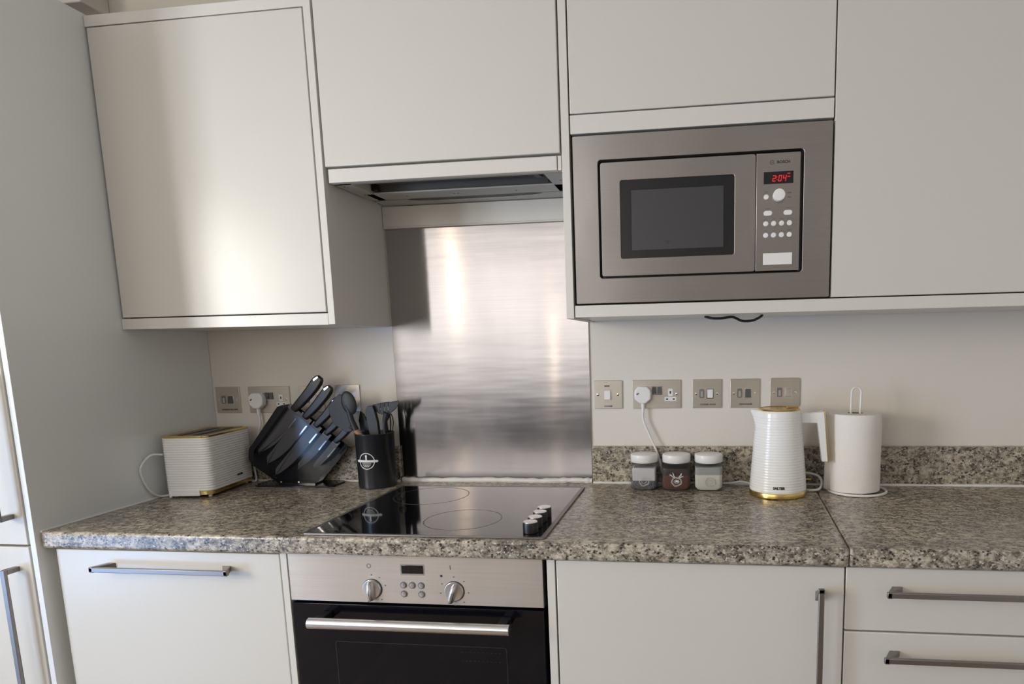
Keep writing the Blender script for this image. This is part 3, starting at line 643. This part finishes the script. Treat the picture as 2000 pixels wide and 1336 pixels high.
names = ['widest black knife, first and highest in the knife block', 'second black knife from the left in the knife block', 'third black knife in the block, handle tip behind the spatula', 'fourth black knife in the block, short handle under the spatula', 'smallest black knife, lowest and rightmost in the knife block']
for i, (x, z, lh, lb, wb, wh) in enumerate(KN):
    k = thing('kitchen_knife', names[i], 'knife', (x, -.074, z - .1), 'black knives in the block')
    p0 = Vector((x, -.0740, z)); bm = bmesh.new()
    # blade outline in block plane: spine on the upper left, belly curving to the tip
    pts = []
    for s in range(0, 11): pts.append((s / 10 * lb, -wb / 2))
    pts[-1] = (lb, -wb / 2 + wb * .45)
    for s in range(10, -1, -1):
        tt = s / 10; pts.append((tt * lb * .985, wb / 2 - wb * .62 * max(0, (tt - .45) / .55) ** 2.2))
    P2 = []
    for u, v in pts:
        q = p0 - U * u + V * v; P2.append((q.x, q.z))
    prism(bm, P2, -.0752, -.0730); obj('blade', bm, BLADE, k, label='grey coated blade')
    bm = bmesh.new(); n = 9; cen = []; ws = []; ts = []
    prof = [(-.010, .62), (0, .70), (.15, .80), (.35, .88), (.55, .95), (.72, 1.0), (.86, .98), (.95, .82), (1.0, .45)]
    for s, w in prof:
        s_ = s * lh if s > 0 else s
        cen.append(p0 + U * s_ + V * (-.002 + .004 * math.sin(s * 3))); ws.append(w * wh); ts.append(.018 if s < .95 else .014)
    sweep_flat(bm, cen, ws, ts); hdl = obj('handle', bm, BLK, k, bev=.005, seg=3, label='black handle')
    bm = bmesh.new(); a = p0 + U * lh * .84 - V * wh * .26; b = p0 + U * lh * .975 - V * wh * .12
    sweep_flat(bm, [a, b], [.0065, .0050], .0188); obj('end_cap', bm, ALU, hdl, label='silver end inlay')

# ------------------------------------------------------------------ utensil crock and utensils
UX, UY = .6000, -.0810
cr = thing('utensil_crock', 'black cylindrical utensil crock with a white round emblem left of the hob', 'utensil holder', (UX, UY, .91))
bm = bmesh.new(); lathe(bm, UX, UY, [(.0550, .9103), (.0570, .9125), (.0580, 1.0740), (.0592, 1.0760), (.0592, 1.0790), (.0560, 1.0795), (.0545, 1.0770), (.0535, .9200), (.001, .9190)], 64); obj('body', bm, mat('black_enamel', (.014, .015, .018), .28), cr)
def on_cyl(bm, ox, oy, r, az):
    """wrap a flat xz drawing (y = relief) about a vertical cylinder; az = direction faced"""
    for v in bm.verts:
        a = az + v.co.x / r; d = r - v.co.y
        v.co = Vector((ox + d * math.sin(a), oy - d * math.cos(a), v.co.z))
def deco(): 
    bm = bmesh.new(); n = 48; r, w = .0255, .0022
    ringprism(bm, [(r * math.cos(2 * math.pi * k / n), r * math.sin(2 * math.pi * k / n)) for k in range(n)], [((r - w) * math.cos(2 * math.pi * k / n), (r - w) * math.sin(2 * math.pi * k / n)) for k in range(n)], -.0003, .0)
    for k in range(12): bx(bm, -.033 + k * .0055, -.033 + (k + 1) * .0055, -.0006, 0, -.0035, .0035)
    prism(bm, [(-.0365, 0), (-.033, -.0035), (-.033, .0035)], -.0006, 0); prism(bm, [(.0365, 0), (.033, .0035), (.033, -.0035)], -.0006, 0)
    bx(bm, -.0022, .0022, -.0005, 0, .0035, .0150); prism(bm, [(0, .0200), (-.0030, .0180), (-.0030, .0145), (0, .0130), (.0030, .0145), (.0030, .0180)], -.0005, 0)
    for z, w_ in ((-.0075, .015), (-.0120, .013), (-.0165, .009)):
        for k in range(-3, 4): bx(bm, k * w_ / 3.5 - .0014, k * w_ / 3.5 + .0010, -.0004, 0, z - .0010, z + .0010)
    for v in bm.verts: v.co.z += .9980
    return bm
bm = deco(); on_cyl(bm, UX, UY, .0580, math.radians(-2)); obj('emblem', bm, WMARK, cr, smooth=0, label='white round emblem with a banner')

def utensil(name, label, cat, head, neck, grip=None, gripm=WOOD, hm=SIL):
    r = thing(name, label, cat, (UX, UY, .925), 'kitchen utensils in the crock')
    hd_ = obj('head', head, hm, r, bev=.0015)
    bm = bmesh.new(); tube(bm, [Vector(p) for p in neck[0]], neck[1], 12); obj('neck', bm, hm, r)
    if grip: bm = bmesh.new(); tube(bm, [Vector(p) for p in grip[0]], grip[1], 12); obj('handle', bm, gripm, r, label='wooden handle' if gripm is WOOD else None)
# turner: wide flat blade leaning left
yy = -.0960
bm = bmesh.new(); prism(bm, [(.4860, 1.1880), (.4650, 1.1640), (.4640, 1.1450), (.4740, 1.1100), (.5150, 1.0820), (.5350, 1.0840), (.5450, 1.1150), (.5370, 1.1450), (.5150, 1.1960), (.5020, 1.2000)], yy - .002, yy + .002)
utensil('spatula', 'wide black spatula leaning left out of the crock, over the knives', 'spatula', bm, ([(.530, yy, 1.10), (.556, yy + .002, 1.082)], [.006, .006]), ([(.556, yy + .002, 1.082), (.580, -.098, 1.00), (.600, -.105, .930)], .0055))
# spoon
bm = bmesh.new(); yy = -.114; R_ = Matrix.Translation((.5420, yy, 1.1740)) @ Matrix.Rotation(math.radians(-14), 4, 'Y')
rings = []
for j in range(9):
    ph = math.pi * j / 8; ring_ = []
    for i in range(24):
        a = 2 * math.pi * i / 24; ring_.append(bm.verts.new((.0245 * math.sin(ph) * math.cos(a) + 0, (.0075 * math.cos(ph)), .0380 * math.sin(ph) * math.sin(a))))
    rings.append(ring_)
for a, b in zip(rings, rings[1:]):
    for i in range(24): bm.faces.new((a[i], a[(i + 1) % 24], b[(i + 1) % 24], b[i]))
bm.transform(R_)
utensil('serving_spoon', 'black oval serving spoon with wooden handle, tallest in the crock', 'spoon', bm, ([(.5330, yy - .004, 1.168), (.5400, yy, 1.150), (.547, yy, 1.120), (.559, yy, 1.090)], [.004, .008, .0085, .0090]), ([(.558, yy, 1.092), (.572, yy + .004, 1.070), (.600, -.105, .98), (.615, -.100, .930)], [.0085, .0085, .006, .006]))
# second turner behind
bm = bmesh.new(); yy = -.066; prism(bm, [(.5510, 1.1450), (.5620, 1.1350), (.5800, 1.0950), (.5760, 1.0820), (.5480, 1.0820), (.5440, 1.1150)], yy - .004, yy + .004)
utensil('spatula', 'small black spatula behind the spoon, only its edge showing', 'spatula', bm, ([(.566, yy, 1.085), (.575, yy, 1.05)], .006), ([(.575, yy, 1.05), (.590, -.058, .930)], .0055))
# brush head / tall narrow
bm = bmesh.new(); yy = -.090; prism(bm, [(.5900, 1.1620), (.6080, 1.1640), (.6130, 1.1500), (.6200, 1.1150), (.6230, 1.0700), (.5930, 1.0700), (.5860, 1.1100), (.5840, 1.1500)], yy - .007, yy + .007)
utensil('basting_brush', 'tall narrow black brush standing upright in the crock', 'brush', bm, ([(.607, yy, 1.075), (.608, yy + .005, 1.04)], .006), ([(.608, yy + .005, 1.04), (.615, -.072, .930)], .0055), BLK)
# slotted turner
bm = bmesh.new(); yy = -.086; xs = [.604, .6310, .6360, .6440, .6485, .6570, .6615, .690]
ztop = lambda x: 1.1660 + .0120 * (x - .604) / .086
def zlow(x):
    t_ = (x - .604) / .086; return 1.1560 - .026 * math.sin(math.pi * min(1, max(0, t_))) ** .7 + .012 * t_
for a, b in zip([.604, .6160, .6260, .6305, .6385, .6430, .6510, .6555, .6640, .6780], [.6160, .6260, .6305, .6385, .6430, .6510, .6555, .6640, .6780, .6900]):
    slot = (a, b) in ((.6260, .6305), (.6385, .6430), (.6510, .6555))
    if slot:
        za, zb = (zlow(a) + .010, ztop(a) - .012)
        prism(bm, [(a, zlow(a)), (b, zlow(b)), (b, za), (a, za)], yy - .0015, yy + .0015); prism(bm, [(a, zb), (b, zb), (b, ztop(b)), (a, ztop(a))], yy - .0015, yy + .0015)
    else: prism(bm, [(a, zlow(a)), (b, zlow(b)), (b, ztop(b)), (a, ztop(a))], yy - .0015, yy + .0015)
utensil('slotted_turner', 'black slotted turner with three slots, rightmost head above the crock', 'turner', bm, ([(.650, yy, 1.140), (.640, yy, 1.115), (.637, yy, 1.07)], [.012, .0075, .0060]), ([(.637, yy, 1.07), (.638, -.088, .930)], .0055), BLK)
# whisk
r = thing('whisk', 'black wire whisk behind the slotted turner, at the right of the crock', 'whisk', (UX, UY, .925), 'kitchen utensils in the crock')
bm = bmesh.new()
for k in range(4):
    a = math.pi * k / 4; c_, s_ = math.cos(a), math.sin(a)
    P = [((.638) + w * c_, -.058 + w * s_, z) for w, z in ((0.004, 1.055), (.011, 1.085), (.0150, 1.110), (.010, 1.132), (0, 1.140), (-.010, 1.132), (-.0150, 1.110), (-.011, 1.085), (-.004, 1.055))]
    tube(bm, spline(P, 4), .0011, 6)
obj('wires', bm, SIL, r); bm = bmesh.new(); tube(bm, [(.636, -.060, 1.060), (.625, -.050, .930)], .006, 12); obj('handle', bm, BLK, r)

# ------------------------------------------------------------------ storage jars
def jar(x0, x1, label, fill):
    cx, w = (x0 + x1) / 2, (x1 - x0); cy = -.0820; h = w / 2
    j = thing('storage_jar', label, 'jar', (cx, cy, .91), 'square glass jars with white lids')
    def body(s, zs, m, name, lab=None, caps=True):
        bm = bmesh.new(); rings = []
        for z, q, rr in zs: rings.append([bm.verts.new((cx + p[0], cy + p[1], z)) for p in rrect(-h * q * s, h * q * s, -h * q * s, h * q * s, rr * s, 5)])
        loft(bm, rings, caps); return obj(name, bm, m, j, smooth=50, label=lab)
    body(1, [(.9104, .80, .012), (.9120, .84, .012), (.9210, .985, .012), (.9250, 1.0, .012), (.9780, 1.0, .012), (.9850, .96, .014), (.9900, .86, .030), (.9980, .84, .033)], JARG, 'glass_body', 'clear square glass', True)
    bm = bmesh.new(); r_ = h * .97; lathe(bm, cx, cy, [(r_ * .97, .9910), (r_, .9925), (r_, 1.0100), (r_ * .97, 1.0135), (r_ * .90, 1.0145), (.001, 1.0148)], 48); obj('lid', bm, WHT, j, label='white round lid')
    bm = bmesh.new(); lathe(bm, cx, cy, [(r_ * .90, .9880), (r_ * .90, .9909)], 40); obj('neck_band', bm, GREYP, j)
    if fill == 'coffee': body(.93, [(.9130, .82, .012), (.9225, .99, .012), (.9560, 1.0, .012)], COFFEE, 'contents', 'brown granules'); body(.93, [(.9562, 1.0, .012), (.9760, 1.0, .012)], mat('dark_coffee_film', (.045, .022, .015), .5), 'residue', 'dark brown coating')
    if fill == 'sugar': body(.93, [(.9130, .82, .012), (.9225, .99, .012), (.9580, 1.0, .012)], SUGAR, 'contents', 'white sugar'); body(.93, [(.9582, 1.0, .012), (.9800, 1.0, .012)], mat('sugar_film', (.42, .42, .40), .6), 'residue', 'frosted white coating')
    if fill == 'tea':
        body(.90, [(.9130, .82, .012), (.9225, .99, .012), (.9400, 1.0, .012)], TEA, 'contents', 'grey tea bags')
        bm = bmesh.new(); prism(bm, [(cx - h * .78, .9300), (cx + h * .40, .9330), (cx + h * .82, .9220), (cx + h * .82, .9770), (cx - h * .80, .9775)], cy - h * .86, cy + h * .6); obj('pouch', bm, POUCH, j, bev=.004, label='pale crumpled pouch')
    # wreath drawing on the front glass
    bm = bmesh.new(); yj = cy - h - .0006; n = 26; px = cx + .002; pz = .9390
    if fill != 'sugar' or True:
        m_ = WMARK if fill == 'coffee' else mat('faint_white_print', (.62, .62, .61), .5)
        for rr_, rz in ((.0150, .0135), (.0125, .0105), (.0075, .0050)):
            P = [(px + rr_ * math.cos(2 * math.pi * k / n) * (1 + .06 * math.sin(5 * k)), yj, pz + rz * math.sin(2 * math.pi * k / n) * (1 + .08 * math.cos(7 * k))) for k in range(n)]
            tube(bm, P, .0006, 5, closed=True)
        if fill == 'coffee':
            for a, b in (((-.006, .010), (-.020, .022)), ((-.005, .011), (-.011, .027)), ((-.013, .018), (-.020, .018)), ((.006, .010), (.013, .020)), ((.008, .011), (.020, .015))):
                tube(bm, [(px + a[0], yj, pz + a[1]), (px + (a[0] + b[0]) / 2 - .001, yj, pz + (a[1] + b[1]) / 2 + .001), (px + b[0], yj, pz + b[1])], [.0006, .0017, .0005], 5)
            prism(bm, [(px + .010, pz + .016), (px + .014, pz + .018), (px + .015, pz + .026), (px + .011, pz + .022)], yj - .0004, yj); prism(bm, [(px - .005, pz - .002), (px + .006, pz - .002), (px + .005, pz + .003), (px - .003, pz + .004)], yj - .0004, yj)
        obj('wreath_drawing', bm, m_, j, smooth=0, label='white line drawing' )
jar(1.3990, 1.4830, 'square glass jar with grey contents and a white lid, left of the three jars', 'tea')
jar(1.4925, 1.5775, 'square glass jar of brown coffee with a white floral drawing, middle of three', 'coffee')
jar(1.5865, 1.6705, 'square glass jar of white sugar, nearest the kettle', 'sugar')

# ------------------------------------------------------------------ kettle
KX, KY = 1.8195, -.1420
ke = thing('kettle', 'white ribbed electric kettle with gold lid rim and gold base', 'kettle', (KX, KY, .91))
bm = bmesh.new(); lathe(bm, KX, KY, [(.0745, .9103), (.0775, .9125), (.0785, .9240), (.0770, .9262)], 64); obj('base', bm, GOLD, ke, label='gold base ring')
def kr(z):
    t_ = (z - .926) / (1.150 - .926); return .0775 - .0185 * t_ ** 1.15
bm = bmesh.new(); prof = [(.0770, .9264)]; z = .928
n = 0
while z < 1.132:
    for f_, o_ in ((0, -.0006), (.14, -.0001), (.35, .0001), (.65, .0001), (.86, -.0001)): prof.append((kr(z + f_ * .0074) + o_, z + f_ * .0074))
    z += .0074
prof += [(kr(1.139), 1.1395), (kr(1.144) - .0005, 1.1450), (kr(1.15) - .004, 1.1485)]
lathe(bm, KX, KY, prof, 72)
# smooth plain strip with spout side pulled out at the top left
for v in bm.verts:
    dx, dy = v.co.x - KX, v.co.y - KY; a = math.atan2(dy, dx)
    da = abs(math.atan2(math.sin(a - math.pi), math.cos(a - math.pi)))
    s = max(0, 1 - da / .62); hz = max(0, (v.co.z - 1.095) / .055)
    if s > 0 and hz > 0: k_ = .0195 * (s ** 1.6) * min(1, hz) ** 1.5; v.co.x -= k_
obj('body', bm, GLOSSW, ke, smooth=60, label='glossy white ribbed jug')
bm = bmesh.new(); lathe(bm, KX, KY, [(.0560, 1.1462), (.0572, 1.1490), (.0555, 1.1520), (.0500, 1.1530), (.0485, 1.1512), (.001, 1.1508)], 56); obj('lid', bm, GOLD, ke, label='gold lid')
obj('lid_tab', B((KX + .020, KX + .052, KY - .010, KY + .010, 1.1532, 1.1575)), GOLD, ke, bev=.0015)
bm = bmesh.new(); hp = [(KX + .054, 1.1370), (KX + .104, 1.1400), (KX + .1180, 1.1440), (KX + .1200, 1.1430), (KX + .1330, 1.0040), (KX + .1170, 1.0040), (KX + .1030, 1.1110), (KX + .0560, 1.1110)]
prism(bm, hp, KY - .0120, KY + .0120); hnd = obj('handle', bm, GLOSSW, ke, bev=.003, seg=3, label='white angular handle')
bm = bmesh.new(); prism(bm, [(KX + .1202, 1.1450), (KX + .1225, 1.1430), (KX + .1370, 1.0030), (KX + .1334, 1.0030)], KY - .0105, KY + .0105); obj('handle_trim', bm, GOLD, hnd, bev=.0008, label='gold back strip')
bm = bmesh.new(); text_bm = None
t_ = text('lettering', 'SALTER', .0095, 0, 0, 0, MARK, ke, bold=.0005, width=.032)
me = t_.data; L = BASE[ke.name]
for v in me.vertices:
    w_ = v.co + L; a = math.radians(-4) + w_.x / .078; rr_ = kr(.942) + .0010 - (w_.y)
    v.co = Vector((KX + rr_ * math.sin(a), KY - rr_ * math.cos(a), .942 + w_.z)) - L
bm = bmesh.new(); tube(bm, spline([(KX + .060, -.09, .9142), (KX + .090, -.110, .9142), (KX + .118, -.108, .9170), (KX + .131, -.080, .930), (KX + .125, -.055, .944), (KX + .095, -.042, .950), (KX + .06, -.040, .945), (KX + .02, -.040, .925), (KX - .03, -.042, .9142)]), .0036, 10); obj('cord', bm, WIRE, ke, label='white cord looping at the right')
obj('cord_clip', B((KX + .070, KX + .104, -.062, -.054, .9330, .9380)), GOLD, ke, bev=.001)

# ------------------------------------------------------------------ paper towel
PX, PY = 2.0320, -.1000
hold = thing('paper_towel_holder', 'white wire kitchen roll holder with a looped top and ring base', 'holder', (PX, PY, .91))
bm = bmesh.new(); n = 48; tube(bm, [(PX + .010 + .0780 * math.cos(2 * math.pi * k / n), PY + .0780 * math.sin(2 * math.pi * k / n) * .98, .9140) for k in range(n)], .0037, 10, closed=True); obj('base_ring', bm, WIRE, hold)
bm = bmesh.new(); tube(bm, [(PX + .010, PY + .0765, .9140), (PX, PY, .9140), (PX + .010, PY - .0765, .9140)], .0030, 8); obj('cross_bar', bm, WIRE, hold)
bm = bmesh.new(); P = [(PX - .0120, PY, .9140), (PX - .0120, PY, 1.05), (PX - .0115, PY, 1.185)] + [(PX + .0015 + .0130 * math.cos(a), PY, 1.1880 + .0170 * math.sin(a)) for a in [math.pi - math.pi * k / 10 for k in range(11)]] + [(PX + .0140, PY, 1.185), (PX + .0110, PY, 1.05), (PX + .0110, PY, .9140)]
tube(bm, P, .0030, 10); obj('upright_loop', bm, WIRE, hold)
roll = thing('paper_towel_roll', 'cream white roll of paper towel on the wire holder', 'paper towel', (PX, PY, .918))
bm = bmesh.new(); prof = [(.0210, 1.1330), (.0690, 1.1330), (.0700, 1.1318), (.0705, 1.10), (.0702, 1.0), (.0708, .94), (.0705, .9192), (.0695, .9182), (.0210, .9182), (.0210, 1.1330)]
seg = 72; rings = []
for r_, z in prof: rings.append([bm.verts.new((PX + r_ * math.cos(2 * math.pi * i / seg), PY + r_ * math.sin(2 * math.pi * i / seg), z)) for i in range(seg)])
loft(bm, rings, False); obj('paper', bm, PAPER, roll)
bm = bmesh.new(); rings = []
for r_, z in ((.0207, 1.1325), (.0207, .9186), (.0190, .9186), (.0190, 1.1325), (.0207, 1.1325)): rings.append([bm.verts.new((PX + r_ * math.cos(2 * math.pi * i / 32), PY + r_ * math.sin(2 * math.pi * i / 32), z)) for i in range(32)])
loft(bm, rings, False); obj('core', bm, CARD, roll, label='brown cardboard core')
bm = bmesh.new(); A0 = math.radians(195)
pts = [(PX + (.0712 + .0010 * k) * math.cos(A0 - k * .06), PY + (.0712 + .0010 * k) * math.sin(A0 - k * .06)) for k in range(-4, 5)]
a_ = [[bm.verts.new((p[0] - (.006 * (1 - z) if i > 4 else 0), p[1], .9190 + z * .2100)) for i, p in enumerate(pts)] for z in (0, .33, .66, 1)]
for r0, r1 in zip(a_, a_[1:]):
    for i in range(len(pts) - 1): bm.faces.new((r0[i], r0[i + 1], r1[i + 1], r1[i]))
fl = obj('loose_sheet', bm, PAPER, roll, label='loose end of the paper'); s_ = fl.modifiers.new('thick', 'SOLIDIFY'); s_.thickness = .0008
